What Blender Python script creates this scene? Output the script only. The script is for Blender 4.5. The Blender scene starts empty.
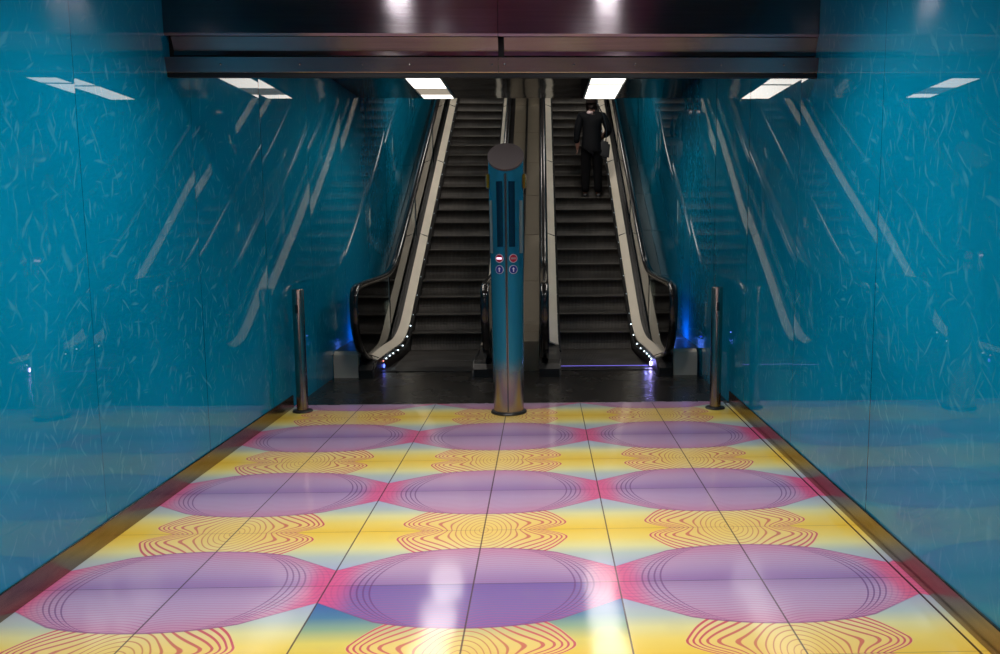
import bpy, bmesh, math, random
from math import sin, cos, pi, radians, sqrt, atan2
from mathutils import Vector, Matrix

sc = bpy.context.scene
C = sc.collection
random.seed(4)

# ------------------------------------------------------------------ camera
cam_data = bpy.data.cameras.new('camera')
cam = bpy.data.objects.new('camera', cam_data)
C.objects.link(cam)
sc.camera = cam
F_PX, PITCH, YAW, ROLL = 816.67, 0.1239, -0.0268, 0.0039
cam_data.sensor_fit = 'HORIZONTAL'
cam_data.sensor_width = 36.0
cam_data.lens = F_PX * 36.0 / 1000.0
cam_data.shift_x = -(564.7 - 500.0) / 1000.0
cam_data.clip_start = 0.05
# forward / right / up in world
cy_, sy_ = cos(YAW), sin(YAW)
cp_, sp_ = cos(PITCH), sin(PITCH)
fwd = Vector((-sy_ * cp_, cy_ * cp_, -sp_))
right = Vector((cy_, sy_, 0.0))
up = right.cross(fwd)
r2 = right * cos(ROLL) - up * sin(ROLL)
u2 = right * sin(ROLL) + up * cos(ROLL)
R = Matrix((r2, u2, -fwd)).transposed()
cam.matrix_world = Matrix.Translation((0, 0, 1.47)) @ R.to_4x4()

# ------------------------------------------------------------------ world and exposure
w = bpy.data.worlds.new('world')
sc.world = w
w.use_nodes = True
w.node_tree.nodes['Background'].inputs[0].default_value = (0.35, 0.5, 0.6, 1)
w.node_tree.nodes['Background'].inputs[1].default_value = 0.02
sc.view_settings.view_transform = 'Standard'
sc.view_settings.look = 'None'
sc.view_settings.gamma = 1.0
sc.view_settings.exposure = 0.0
sc.view_settings.use_curve_mapping = False
sc.cycles.max_bounces = 10
sc.cycles.glossy_bounces = 6
sc.cycles.transparent_max_bounces = 16
sc.cycles.caustics_reflective = False
sc.cycles.caustics_refractive = False
sc.cycles.sample_clamp_indirect = 4.0
try:
    sc.cycles.use_denoising = True
except Exception:
    pass

# ------------------------------------------------------------------ light levels (built further down as fixtures)
DOWN_W = 104.0        # corridor downlights
PANEL_E = 3.6        # ceiling panel lights over the escalators
TUBE_W = 12.0
SLOPE_E = 6.0        # panel lights along the sloped ceiling
XL, XR = -2.05, 1.545     # corridor side walls
HF, HB = 3.05, 2.90       # ceiling heights, corridor / behind the beam
YT = 6.68                 # end of the tiled floor
YE = 9.5                  # where the ceiling starts to climb
SL = 0.578                # escalator slope
NY, NZ = 9.7, 0.2         # first raised step nosing
DY, DZ = 0.325, 0.188
NSTEP = 25
Y_END = 22.0

# ------------------------------------------------------------------ helpers
def srgb(r, g, b):
    f = lambda c: (c / 255) / 12.92 if c / 255 <= 0.04045 else ((c / 255 + 0.055) / 1.055) ** 2.4
    return (f(r), f(g), f(b), 1.0)

class N:
    """tiny expression wrapper round shader math sockets"""
    nt = None
    def __init__(s, sock): s.s = sock
    @staticmethod
    def m(op, *a):
        n = N.nt.nodes.new('ShaderNodeMath'); n.operation = op
        for i, v in enumerate(a):
            if isinstance(v, N): N.nt.links.new(v.s, n.inputs[i])
            else: n.inputs[i].default_value = v
        return N(n.outputs[0])
    def __add__(s, o): return N.m('ADD', s, o)
    __radd__ = __add__
    def __sub__(s, o): return N.m('SUBTRACT', s, o)
    def __rsub__(s, o): return N.m('SUBTRACT', o, s)
    def __mul__(s, o): return N.m('MULTIPLY', s, o)
    __rmul__ = __mul__
    def __truediv__(s, o): return N.m('DIVIDE', s, o)
    def __lt__(s, o): return N.m('LESS_THAN', s, o)
    def __gt__(s, o): return N.m('GREATER_THAN', s, o)
    def abs(s): return N.m('ABSOLUTE', s)
    def sqrt(s): return N.m('SQRT', s)
    def sin(s): return N.m('SINE', s)
    def fract(s): return N.m('FRACT', s)
    def floor(s): return N.m('FLOOR', s)
    def max(s, o): return N.m('MAXIMUM', s, o)
    def min(s, o): return N.m('MINIMUM', s, o)
    def clamp(s): return s.max(0.0).min(1.0)
    def step(s, a, b):           # smooth ramp 0 at a, 1 at b
        n = N.nt.nodes.new('ShaderNodeMapRange'); n.interpolation_type = 'SMOOTHSTEP'
        N.nt.links.new(s.s, n.inputs[0])
        if a < b:
            n.inputs[1].default_value = a; n.inputs[2].default_value = b
            n.inputs[3].default_value = 0; n.inputs[4].default_value = 1
        else:
            n.inputs[1].default_value = b; n.inputs[2].default_value = a
            n.inputs[3].default_value = 1; n.inputs[4].default_value = 0
        return N(n.outputs[0])

def mixc(f, a, b):
    n = N.nt.nodes.new('ShaderNodeMix'); n.data_type = 'RGBA'
    L = N.nt.links.new
    if isinstance(f, N): L(f.s, n.inputs[0])
    else: n.inputs[0].default_value = f
    for v, k in ((a, 6), (b, 7)):
        if isinstance(v, N): L(v.s, n.inputs[k])
        else: n.inputs[k].default_value = v
    return N(n.outputs[2])

def ramp(f, stops):
    n = N.nt.nodes.new('ShaderNodeValToRGB')
    N.nt.links.new(f.s, n.inputs[0])
    e = n.color_ramp.elements
    while len(e) < len(stops): e.new(0.5)
    for k, (p, c) in enumerate(stops):
        e[k].position = p; e[k].color = c
    return N(n.outputs[0])

def newmat(name):
    m = bpy.data.materials.new(name); m.use_nodes = True
    N.nt = m.node_tree
    return m, m.node_tree.nodes['Principled BSDF']

def coords():
    t = N.nt.nodes.new('ShaderNodeTexCoord')
    s = N.nt.nodes.new('ShaderNodeSeparateXYZ')
    N.nt.links.new(t.outputs['Object'], s.inputs[0])
    return t.outputs['Object'], N(s.outputs[0]), N(s.outputs[1]), N(s.outputs[2])

def combine(x, y, z):
    n = N.nt.nodes.new('ShaderNodeCombineXYZ')
    for i, v in enumerate((x, y, z)):
        if isinstance(v, N): N.nt.links.new(v.s, n.inputs[i])
        else: n.inputs[i].default_value = v
    return n.outputs[0]

def noise(vec, scale, detail=2, dist=0.0, rough=0.5):
    n = N.nt.nodes.new('ShaderNodeTexNoise')
    n.inputs['Scale'].default_value = scale; n.inputs['Detail'].default_value = detail
    n.inputs['Distortion'].default_value = dist; n.inputs['Roughness'].default_value = rough
    if vec is not None: N.nt.links.new(vec, n.inputs['Vector'])
    return N(n.outputs[0])

def bump(bsdf, h, strength=0.3, dist=0.01, coat=False):
    n = N.nt.nodes.new('ShaderNodeBump')
    n.inputs['Strength'].default_value = strength; n.inputs['Distance'].default_value = dist
    N.nt.links.new(h.s, n.inputs['Height'])
    N.nt.links.new(n.outputs[0], bsdf.inputs['Normal'])

def plain(name, col, rough=0.5, metal=0.0, emit=None, estr=0.0, var=0.0, coat=0.0, vscale=9.0, spec=None):
    m, b = newmat(name)
    b.inputs['Roughness'].default_value = rough
    b.inputs['Metallic'].default_value = metal
    b.inputs['Coat Weight'].default_value = coat
    if spec is not None: b.inputs['IOR'].default_value = spec
    b.inputs['Base Color'].default_value = col
    if var:
        vec, x, y, z = coords()
        n = noise(vec, vscale, 3)
        c2 = tuple(min(1, v * (1 + var)) for v in col[:3]) + (1,)
        c1 = tuple(v * (1 - var) for v in col[:3]) + (1,)
        N.nt.links.new(mixc(n, c1, c2).s, b.inputs['Base Color'])
        rr = n * 0.15 + (rough - 0.07)
        N.nt.links.new(rr.clamp().s, b.inputs['Roughness'])
    if emit is not None:
        b.inputs['Emission Color'].default_value = emit
        b.inputs['Emission Strength'].default_value = estr
    return m

def link(name, bm, mat, parent=None, smooth=False, loc=None):
    me = bpy.data.meshes.new(name)
    bmesh.ops.recalc_face_normals(bm, faces=bm.faces)
    bm.to_mesh(me); bm.free()
    for m in (mat if isinstance(mat, (list, tuple)) else [mat]): me.materials.append(m)
    o = bpy.data.objects.new(name, me); C.objects.link(o)
    if smooth:
        for p in me.polygons: p.use_smooth = True
        if smooth != 'all':
            me.set_sharp_from_angle(angle=radians(35))
    if parent: o.parent = parent
    if loc: o.location = loc
    return o

def tag(o, label=None, cat=None, group=None, kind=None):
    if label: o['label'] = label
    if cat: o['category'] = cat
    if group: o['group'] = group
    if kind: o['kind'] = kind
    return o

def thing(name, loc, label, cat, group=None, kind=None):
    o = bpy.data.objects.new(name, None); C.objects.link(o)
    o.empty_display_size = 0.1; o.location = loc
    return tag(o, label, cat, group, kind)

def copy_tree(o, parent=None):
    c = o.copy(); C.objects.link(c)
    if parent: c.parent = parent
    for ch in list(o.children): copy_tree(ch, c)
    return c

def box(bm, x0, x1, y0, y1, z0, z1, bev=0.0):
    r = bmesh.ops.create_cube(bm, size=1.0)
    bmesh.ops.transform(bm, matrix=Matrix.Translation(((x0+x1)/2, (y0+y1)/2, (z0+z1)/2)) @
                        Matrix.Diagonal((x1-x0, y1-y0, z1-z0, 1)), verts=r['verts'])
    if bev:
        es = set()
        for v in r['verts']:
            for e in v.link_edges: es.add(e)
        bmesh.ops.bevel(bm, geom=list(es), offset=bev, segments=2, profile=0.5, affect='EDGES')

def boxo(name, x0, x1, y0, y1, z0, z1, mat, parent=None, bev=0.0, loc=None):
    bm = bmesh.new(); box(bm, x0, x1, y0, y1, z0, z1, bev)
    return link(name, bm, mat, parent, loc=loc)

def extrude_x(bm, pts, x0, x1):
    """closed outline in y,z pushed along x"""
    a = [bm.verts.new((x0, y, z)) for y, z in pts]
    b = [bm.verts.new((x1, y, z)) for y, z in pts]
    n = len(pts)
    bm.faces.new(a); bm.faces.new(b[::-1])
    for i in range(n): bm.faces.new((a[i], b[i], b[(i+1) % n], a[(i+1) % n]))

def strip_prism(bm, top, bot, x0, x1, xf=lambda y: 0.0):
    """prism between an upper and a lower line of (y,z) points with the same count"""
    n = len(top)
    T0 = [bm.verts.new((x0+xf(p[0]), *p)) for p in top]; T1 = [bm.verts.new((x1+xf(p[0]), *p)) for p in top]
    B0 = [bm.verts.new((x0+xf(p[0]), *p)) for p in bot]; B1 = [bm.verts.new((x1+xf(p[0]), *p)) for p in bot]
    for i in range(n-1):
        bm.faces.new((T0[i], T0[i+1], T1[i+1], T1[i]))
        bm.faces.new((B0[i], B1[i], B1[i+1], B0[i+1]))
        bm.faces.new((T0[i], B0[i], B0[i+1], T0[i+1]))
        bm.faces.new((T1[i], T1[i+1], B1[i+1], B1[i]))
    bm.faces.new((T0[0], T1[0], B1[0], B0[0])); bm.faces.new((T0[-1], B0[-1], B1[-1], T1[-1]))

def smooth_path(pts, it=2):
    for _ in range(it):
        q = [pts[0]]
        for a, b in zip(pts, pts[1:]):
            q.append((a[0]*.75+b[0]*.25, a[1]*.75+b[1]*.25))
            q.append((a[0]*.25+b[0]*.75, a[1]*.25+b[1]*.75))
        q.append(pts[-1]); pts = q
    return pts

def sweep(bm, path, section, xc, xf=lambda y: 0.0):
    """section [(dx, dn)] carried along a y,z path"""
    rings = []
    n = len(path)
    for i, (y, z) in enumerate(path):
        a = path[max(0, i-1)]; b = path[min(n-1, i+1)]
        t = Vector((b[0]-a[0], b[1]-a[1])).normalized()
        nn = Vector((-t.y, t.x))
        rings.append([bm.verts.new((xc+dx+xf(y), y+nn.x*dn, z+nn.y*dn)) for dx, dn in section])
    m = len(section)
    for r0, r1 in zip(rings, rings[1:]):
        for k in range(m):
            bm.faces.new((r0[k], r0[(k+1) % m], r1[(k+1) % m], r1[k]))
    bm.faces.new(rings[0][::-1]); bm.faces.new(rings[-1])

def lathe(bm, prof, cx=0, cy=0, seg=48, cap=True):
    rings = []
    for r, z in prof:
        rings.append([bm.verts.new((cx + r*sin(2*pi*k/seg), cy - r*cos(2*pi*k/seg), z)) for k in range(seg)])
    for a, b in zip(rings, rings[1:]):
        for k in range(seg): bm.faces.new((a[k], a[(k+1) % seg], b[(k+1) % seg], b[k]))
    if cap:
        bm.faces.new(rings[0][::-1]); bm.faces.new(rings[-1])
    return rings

def cyl_patch(bm, rf, z0, z1, a0, a1, th, nz=1, na=8):
    """curved plate on a cylinder of radius rf(z), angles from the -y side"""
    G = []
    for lay in (0.0, th):
        g = []
        for j in range(nz+1):
            z = z0 + (z1-z0)*j/nz
            g.append([bm.verts.new(((rf(z)+lay)*sin(a), -(rf(z)+lay)*cos(a), z))
                      for a in [radians(a0 + (a1-a0)*i/na) for i in range(na+1)]])
        G.append(g)
    I, O = G
    for j in range(nz):
        for i in range(na):
            bm.faces.new((O[j][i], O[j][i+1], O[j+1][i+1], O[j+1][i]))
            bm.faces.new((I[j][i], I[j+1][i], I[j+1][i+1], I[j][i+1]))
    for j in range(nz):
        bm.faces.new((I[j][0], O[j][0], O[j+1][0], I[j+1][0]))
        bm.faces.new((I[j][na], I[j+1][na], O[j+1][na], O[j][na]))
    for i in range(na):
        bm.faces.new((I[0][i], I[0][i+1], O[0][i+1], O[0][i]))
        bm.faces.new((I[nz][i], O[nz][i], O[nz][i+1], I[nz][i+1]))

# ------------------------------------------------------------------ materials
M = {}
M['steel'] = plain('brushed_steel', srgb(176, 172, 166), 0.28, 1.0, var=0.08, vscale=5)
M['deck'] = plain('deck_aluminium', srgb(222, 213, 196), 0.5, 0.15, var=0.10, vscale=4)
M['dark'] = plain('dark_panel', srgb(34, 32, 32), 0.38, 0.2)
M['black'] = plain('black_gap', srgb(12, 12, 13), 0.5)
M['rubber'] = plain('handrail_rubber', srgb(22, 20, 21), 0.22, coat=0.5)
M['rail_trim'] = plain('rail_trim', srgb(150, 145, 140), 0.25, 1.0)
M['brush'] = plain('skirt_brush', srgb(16, 15, 15), 0.9)
M['led'] = plain('step_light_white', srgb(200, 220, 230), 0.3, emit=(0.75, 0.92, 1.0, 1), estr=4.0)
M['screw_glow'] = plain('skirt_screw_glow', srgb(190, 200, 205), 0.3, emit=(0.75, 0.92, 1.0, 1), estr=1.2)  # upper skirt screws, made to glow faintly though they are no lamps
M['led_red'] = plain('step_light_red', srgb(200, 120, 110), 0.3, emit=(1.0, 0.3, 0.25, 1), estr=2.0)
M['led_blue'] = plain('indicator_blue', srgb(90, 110, 230), 0.3, emit=(0.10, 0.16, 1.0, 1), estr=4.0)
M['marker_lens'] = plain('marker_lens', srgb(40, 60, 170), 0.3, emit=(0.05, 0.1, 1.0, 1), estr=0.3)
M['led_violet'] = plain('indicator_violet', srgb(190, 180, 255), 0.3, emit=(0.42, 0.36, 1.0, 1), estr=40.0)
M['comb_glow'] = plain('comb_glow', srgb(150, 140, 230), 0.3, emit=(0.25, 0.2, 1.0, 1), estr=0.9)  # painted glow in place of lamp light grazing the comb
M['panel_light'] = plain('panel_diffuser', srgb(240, 235, 225), 0.4, emit=(1.0, 0.93, 0.84, 1), estr=PANEL_E)
M['panel_dim'] = plain('panel_diffuser_dim', srgb(170, 160, 145), 0.4, emit=(1.0, 0.85, 0.66, 1), estr=PANEL_E*0.09)
M['slope_light'] = plain('slope_diffuser', srgb(240, 235, 225), 0.4, emit=(1.0, 0.93, 0.85, 1), estr=SLOPE_E)
M['down_lens'] = plain('downlight_lens', srgb(245, 248, 255), 0.3, emit=(0.95, 0.97, 1.0, 1), estr=60.0)
M['frame_white'] = plain('white_frame', srgb(190, 188, 182), 0.4)
M['concrete_deck'] = plain('beige_deck', srgb(132, 122, 106), 0.45, 0.25, var=0.12, vscale=6)
M['mirror_deck'] = plain('side_deck_steel', srgb(74, 96, 104), 0.33, 0.7, var=0.06)
M['skin'] = plain('skin', srgb(120, 84, 72), 0.5)
M['hair'] = plain('hair', srgb(26, 19, 17), 0.45)
M['jacket'] = plain('jacket_cloth', srgb(8, 9, 13), 0.7, var=0.3, vscale=14)
M['trousers'] = plain('trouser_cloth', srgb(10, 10, 13), 0.8, var=0.25, vscale=14)
M['scarf'] = plain('pale_collar', srgb(205, 180, 178), 0.7)
M['leather'] = plain('black_leather', srgb(22, 22, 26), 0.35, coat=0.3)
M['gold'] = plain('amber_button', srgb(205, 140, 40), 0.25, 0.7)
M['cap'] = plain('column_cap_grey', srgb(90, 79, 77), 0.6, 0.0)
M['screen'] = plain('dark_display', srgb(14, 20, 42), 0.12, coat=0.6)
M['strip_pale'] = plain('pale_side_strip', srgb(128, 140, 138), 0.4)
M['sign_white'] = plain('sign_white', srgb(225, 215, 225), 0.4)
M['sign_red'] = plain('sign_red', srgb(185, 30, 60), 0.4)
M['sign_bar_lit'] = plain('sign_bar_lit', srgb(255, 225, 245), 0.4, emit=(1.0, 0.75, 0.95, 1), estr=1.6)
M['sign_bar'] = plain('sign_bar', srgb(190, 150, 150), 0.4)
M['sign_blue'] = plain('sign_blue', srgb(20, 40, 130), 0.4)
M['sensor'] = plain('sensor_lens', srgb(8, 8, 9), 0.15, coat=1.0)

for k_ in ('jacket', 'trousers', 'hair'):
    M[k_].node_tree.nodes['Principled BSDF'].inputs['Specular IOR Level'].default_value = 0.12
# thin clear glass
def glass_mat():
    m = bpy.data.materials.new('balustrade_glass'); m.use_nodes = True
    nt = m.node_tree; N.nt = nt
    nt.nodes.remove(nt.nodes['Principled BSDF'])
    out = nt.nodes['Material Output']
    t = nt.nodes.new('ShaderNodeBsdfTransparent'); t.inputs[0].default_value = (0.66, 0.74, 0.73, 1)
    g = nt.nodes.new('ShaderNodeBsdfGlossy'); g.inputs['Roughness'].default_value = 0.02
    f = nt.nodes.new('ShaderNodeFresnel'); f.inputs[0].default_value = 1.5
    mx = nt.nodes.new('ShaderNodeMixShader')
    nt.links.new(f.outputs[0], mx.inputs[0]); nt.links.new(t.outputs[0], mx.inputs[1]); nt.links.new(g.outputs[0], mx.inputs[2])
    nt.links.new(mx.outputs[0], out.inputs[0])
    return m
M['glass'] = glass_mat()

# step metal: fine ribs along x
def step_mat():
    m, b = newmat('grooved_step_metal')
    vec, x, y, z = coords()
    rib = ((x * (2*pi/0.018)).sin() * 0.5 + 0.5)
    n = noise(combine(x * 30.0, y * 2.0, z * 6.0), 1.0, 3)
    n2 = noise(vec, 3.0, 2)
    c = mixc((rib * 0.55 + n * 0.45).clamp(), srgb(28, 27, 26), srgb(98, 93, 88))
    c = mixc(n2.step(0.35, 0.7), mixc(0.35, c, srgb(20, 20, 20)), c)
    N.nt.links.new(c.s, b.inputs['Base Color'])
    b.inputs['Metallic'].default_value = 0.25
    b.inputs['Roughness'].default_value = 0.5
    bump(b, rib, 0.6, 0.004)
    return m
M['step'] = step_mat()
M['nosing'] = plain('step_nosing', srgb(96, 92, 86), 0.4, 0.6)

def landing_mat():
    m, b = newmat('landing_plate_metal')
    vec, x, y, z = coords()
    rib = ((y * (2*pi/0.035)).sin() * 0.5 + 0.5)
    n = noise(vec, 2.5, 4)
    c = mixc((rib * 0.5 + n * 0.4).clamp(), srgb(28, 26, 25), srgb(76, 72, 68))
    N.nt.links.new(c.s, b.inputs['Base Color'])
    b.inputs['Metallic'].default_value = 0.5
    N.nt.links.new((n * 0.2 + 0.16).s, b.inputs['Roughness'])
    bump(b, rib, 0.25, 0.003)
    return m
M['landing'] = landing_mat()

def ceiling_mat():
    m, b = newmat('dark_mirror_ceiling')
    vec, x, y, z = coords()
    n = noise(vec, 1.2, 2)
    b.inputs['Metallic'].default_value = 1.0
    N.nt.links.new(mixc(n, srgb(70, 68, 66), srgb(110, 106, 104)).s, b.inputs['Base Color'])
    b.inputs['Roughness'].default_value = 0.09
    bump(b, n, 0.25, 0.05)
    return m
M['ceil_mirror'] = ceiling_mat()
M['ceil_dark'] = plain('dark_ceiling_board', srgb(40, 38, 40), 0.5, var=0.2)

def wall_mat():
    m, b = newmat('teal_printed_glass')
    vec, x, y, z = coords()
    # fine contour lines of the print
    d1 = noise(combine(0.0, y, z), 1.7, 2, 0.6)
    d2 = noise(combine(3.0, y, z), 0.8, 1)
    lines = ((d1 * 45.0 + z * 90.0).sin()).abs()
    fine = lines.step(0.35, 0.0) * d2.step(0.4, 0.62)
    # feather-like strokes: bands of a warped field seen only in patches
    strokes = None
    for k, (ang, sc_) in enumerate(((62, 1.0), (118, 1.0), (84, 1.15), (35, 1.2))):
        ca, sa = cos(radians(ang)), sin(radians(ang))
        p = y * ca + z * sa + k * 7.3
        q = z * ca - y * sa + k * 3.1
        wv = noise(combine(p * 0.55, q * 0.55, float(k)), 4.0, 1)
        q2 = q + (wv - 0.5) * 0.4
        a_ = noise(combine(p * 6.5 * sc_, q2 * 30.0 * sc_, k * 5.0), 1.0, 1, 0.25)
        s_ = a_.step(0.63, 0.76)
        strokes = s_ if strokes is None else strokes.max(s_)
    big = noise(combine(0.0, y, z), 0.55, 2)
    base = mixc(big.step(0.3, 0.7), srgb(0, 114, 148), srgb(4, 134, 170))
    col = mixc(strokes * 0.26, base, srgb(90, 175, 198))
    col = mixc(fine * 0.09, col, srgb(40, 150, 180))
    # panel joints every 1.2 m
    j = (((y - 2.55) / 1.2 + 0.5).fract() - 0.5).abs()
    seam = j < 0.0028
    col = mixc(seam * 0.75, col, srgb(6, 40, 56))
    N.nt.links.new(col.s, b.inputs['Base Color'])
    b.inputs['Roughness'].default_value = 0.22
    b.inputs['Specular IOR Level'].default_value = 0.0
    b.inputs['Coat Weight'].default_value = 1.0
    b.inputs['Coat Roughness'].default_value = 0.01
    b.inputs['Coat IOR'].default_value = 1.5
    return m
M['wall'] = wall_mat()

def plinth_mat():
    m, b = newmat('bronze_steel_plinth')
    vec, x, y, z = coords()
    n = noise(combine(x, y * 3.0, z * 20.0), 2.0, 3)
    N.nt.links.new(mixc(n, srgb(112, 96, 84), srgb(160, 138, 118)).s, b.inputs['Base Color'])
    b.inputs['Metallic'].default_value = 1.0
    N.nt.links.new((n * 0.2 + 0.12).s, b.inputs['Roughness'])
    return m
M['plinth'] = plinth_mat()

def beam_mat():
    m, b = newmat('satin_beam_metal')
    vec, x, y, z = coords()
    n = noise(combine(x * 1.0, y, z * 2.2), 1.3, 2, 0.8)
    n2 = noise(combine(x * 2.0, y, z * 90.0), 1.0, 2)
    N.nt.links.new(mixc(n2, srgb(120, 112, 116), srgb(150, 140, 142)).s, b.inputs['Base Color'])
    b.inputs['Metallic'].default_value = 1.0
    b.inputs['Roughness'].default_value = 0.17
    b.inputs['Anisotropic'].default_value = 0.85
    b.inputs['Anisotropic Rotation'].default_value = 0.25
    tg = N.nt.nodes.new('ShaderNodeTangent'); tg.direction_type = 'RADIAL'; tg.axis = 'Z'
    N.nt.links.new(tg.outputs[0], b.inputs['Tangent'])
    bump(b, n, 0.12, 0.03)
    return m
M['beam'] = beam_mat()

def column_mat():
    m, b = newmat('teal_column_metal')
    vec, x, y, z = coords()
    n = noise(combine(x * 9.0, y * 9.0, z * 3.0), 1.0, 3)
    zz = z + (n - 0.5) * 0.16
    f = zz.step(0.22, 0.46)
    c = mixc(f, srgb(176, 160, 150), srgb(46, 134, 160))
    N.nt.links.new(c.s, b.inputs['Base Color'])
    b.inputs['Metallic'].default_value = 0.35
    N.nt.links.new((1.0 - f * 0.5).s, b.inputs['Metallic'])
    b.inputs['Roughness'].default_value = 0.26
    return m
M['column'] = column_mat()

def bollard_mat():
    m, b = newmat('polished_bollard_steel')
    vec, x, y, z = coords()
    n = noise(combine(x * 6.0, y * 6.0, z * 6.0), 1.0, 3, 0.6)
    N.nt.links.new(mixc(n, srgb(120, 108, 100), srgb(190, 176, 164)).s, b.inputs['Base Color'])
    b.inputs['Metallic'].default_value = 1.0
    b.inputs['Roughness'].default_value = 0.2
    return m
M['bollard'] = bollard_mat()

# the printed floor: repeat of 1.2 m in both directions
def floor_mat():
    m, b = newmat('printed_floor_tiles')
    vec, X, Y, Z = coords()
    dx = (((X + 0.295) / 1.2 + 0.5).fract() - 0.5) * 1.2
    dy = (((Y - 3.23) / 1.2 + 0.5).fract() - 0.5) * 1.2
    a = dx.abs(); bb = dy.abs()
    c = 0.6 - bb
    ell = ((1.0 - (a / 0.65) * (a / 0.65)).max(0.0)).sqrt() * 0.375
    lin = 0.3165 - (a - 0.35) * 0.66
    far = a > 0.35
    o = ell * (1.0 - far) + lin * far
    inl = (bb - o) < 0.0
    # one tinted pair of tiles near the viewer
    tint = (X > -0.895) * (X < 0.305) * (Y < 3.23) * (Y > 2.63)
    # ground between the lenses
    g = ramp((c / 0.46).clamp(), [(0.0, srgb(250, 204, 62)), (0.26, srgb(251, 219, 104)), (0.46, srgb(236, 224, 152)),
                                  (0.66, srgb(190, 200, 190)), (1.0, srgb(168, 172, 205))])
    gt = ramp((c / 0.46).clamp(), [(0.0, srgb(248, 200, 60)), (0.28, srgb(236, 214, 100)), (0.5, srgb(150, 176, 140)),
                                   (0.7, srgb(80, 128, 160)), (1.0, srgb(62, 92, 168))])
    g = mixc(tint, g, gt)
    # contour rings of the yellow field
    B = ((c / 0.1).min(1.0) * 1.5708).sin() - (c - 0.11).max(0.0) * 3.0
    v = ((a / 0.285) * (a / 0.285) + (c / 0.44) * (c / 0.44)).sqrt() - B * a.step(0.10, 0.36) * 0.42
    ph = ((v * 13.0).fract() - 0.5).abs()
    line = (ph - (0.5 - (v * v * 0.13 + 0.085))).step(-0.04, 0.04)
    line = line * (v < 1.04)
    g = mixc((v < 1.03) * 0.45, g, srgb(252, 214, 140))
    lc = mixc(v.step(0.15, 0.95), srgb(212, 130, 70), srgb(216, 66, 92))
    g = mixc(line * (v.step(0.0, 1.0) * 0.2 + 0.75), g, lc)
    # lenses
    tt = (bb / o).clamp()
    side = dy > 0.0
    lens = ramp(tt, [(0.0, srgb(164, 132, 174)), (0.3, srgb(184, 154, 188)), (0.7, srgb(196, 160, 188)), (1.0, srgb(208, 142, 168))])
    lens = mixc(side * tt.step(0.6, 0.0) * 0.45, lens, srgb(140, 100, 166))
    lens = mixc(tint * 0.75, lens, srgb(96, 74, 160))
    pk = a.step(0.44, 0.58)
    lens = mixc(pk * 0.9, lens, srgb(232, 84, 136))
    wv = (a * 9.0).sin() * 1.6 + (a * 21.0).sin() * 0.5
    fl = ((bb * 46.0 + wv * tt).fract() - 0.5).abs()
    fline = fl.step(0.30, 0.46) * (tt.step(0.2, 1.0) * 0.4 + 0.34)
    lens = mixc(fline, lens, srgb(186, 84, 142))
    # families of arcs at the lens ends
    A_ = a / ((1.0 - (bb / 0.40) * (bb / 0.40)).max(0.02)).sqrt()
    t4 = (A_ - 0.42) / 0.026
    ta = ((t4 + 0.5).fract() - 0.5).abs()
    arc = (ta < 0.15) * (t4 > -0.3) * (t4 < 7.4)
    arc_s = t4.step(4.2, 2.6) * 0.55 + 0.14
    lens = mixc(arc * arc_s, lens, srgb(108, 44, 116))
    col = mixc(inl, g, lens)
    edge = ((bb - o).abs()) < 0.005
    col = mixc(edge * (a.step(0.6, 0.3) * 0.6 + 0.15), col, srgb(140, 60, 124))
    # joints
    jx = (((X + 0.295) / 0.6 + 0.5).fract() - 0.5).abs() < 0.0056
    jy = (((Y - 3.23) / 0.6 + 0.5).fract() - 0.5).abs() < 0.0034
    col = mixc(jy * (inl * 0.35 + 0.5), col, srgb(90, 44, 70))
    col = mixc(jx * 0.85, col, srgb(70, 32, 40))
    n = noise(vec, 5.0, 3)
    col = mixc(n.step(0.55, 0.8) * 0.10, col, srgb(160, 140, 130))
    N.nt.links.new(col.s, b.inputs['Base Color'])
    b.inputs['Roughness'].default_value = 0.4
    b.inputs['Coat Weight'].default_value = 1.0
    b.inputs['Coat Roughness'].default_value = 0.09
    b.inputs['Coat IOR'].default_value = 1.4
    return m
M['floor'] = floor_mat()

def corridor_ceiling_mat():
    m, b = newmat('coloured_ceiling_panels')
    vec, x, y, z = coords()
    n = noise(vec, 1.1, 2, 1.2)
    c = ramp(n, [(0.32, srgb(80, 34, 80)), (0.48, srgb(190, 60, 130)), (0.6, srgb(215, 160, 220)), (0.75, srgb(130, 90, 180))])
    ln = ((n * 60.0).sin()).step(0.75, 0.98)
    c = mixc(ln * (x * 1.0 + y * 0.7).sin().step(0.0, 0.6) * 0.8, c, srgb(235, 175, 90))
    side = (x + 0.25).abs().step(0.95, 1.15)
    c = mixc(side, c, srgb(40, 44, 52))
    N.nt.links.new(c.s, b.inputs['Base Color'])
    b.inputs['Roughness'].default_value = 0.35
    return m
M['ceil_col'] = corridor_ceiling_mat()

# ------------------------------------------------------------------ the room
def struct(name, bm, mat, smooth=False, parent=None):
    o = link(name, bm, mat, parent, smooth)
    if not parent: o['kind'] = 'structure'
    return o

# tiled floor
bm = bmesh.new(); box(bm, XL-0.02, 1.498, -6.0, YT, -0.12, 0.0); struct('floor', bm, M['floor'])
# right floor edge strip beyond the narrow slot
bm = bmesh.new(); box(bm, 1.506, 1.56, -6.0, 6.62, -0.12, 0.0); struct('trim_1', bm, M['floor'])
bm = bmesh.new(); box(bm, 1.498, 1.506, -6.0, 6.62, -0.12, -0.01); struct('trim_2', bm, M['black'])
# landing plate
bm = bmesh.new(); box(bm, XL-0.02, 1.56, YT+0.012, 8.30, -0.12, 0.0); struct('floor.001', bm, M['landing'])
bm = bmesh.new(); box(bm, XL-0.02, 1.56, 8.30, NY+0.3, -0.14, -0.02); struct('floor.002', bm, M['dark'])
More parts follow.
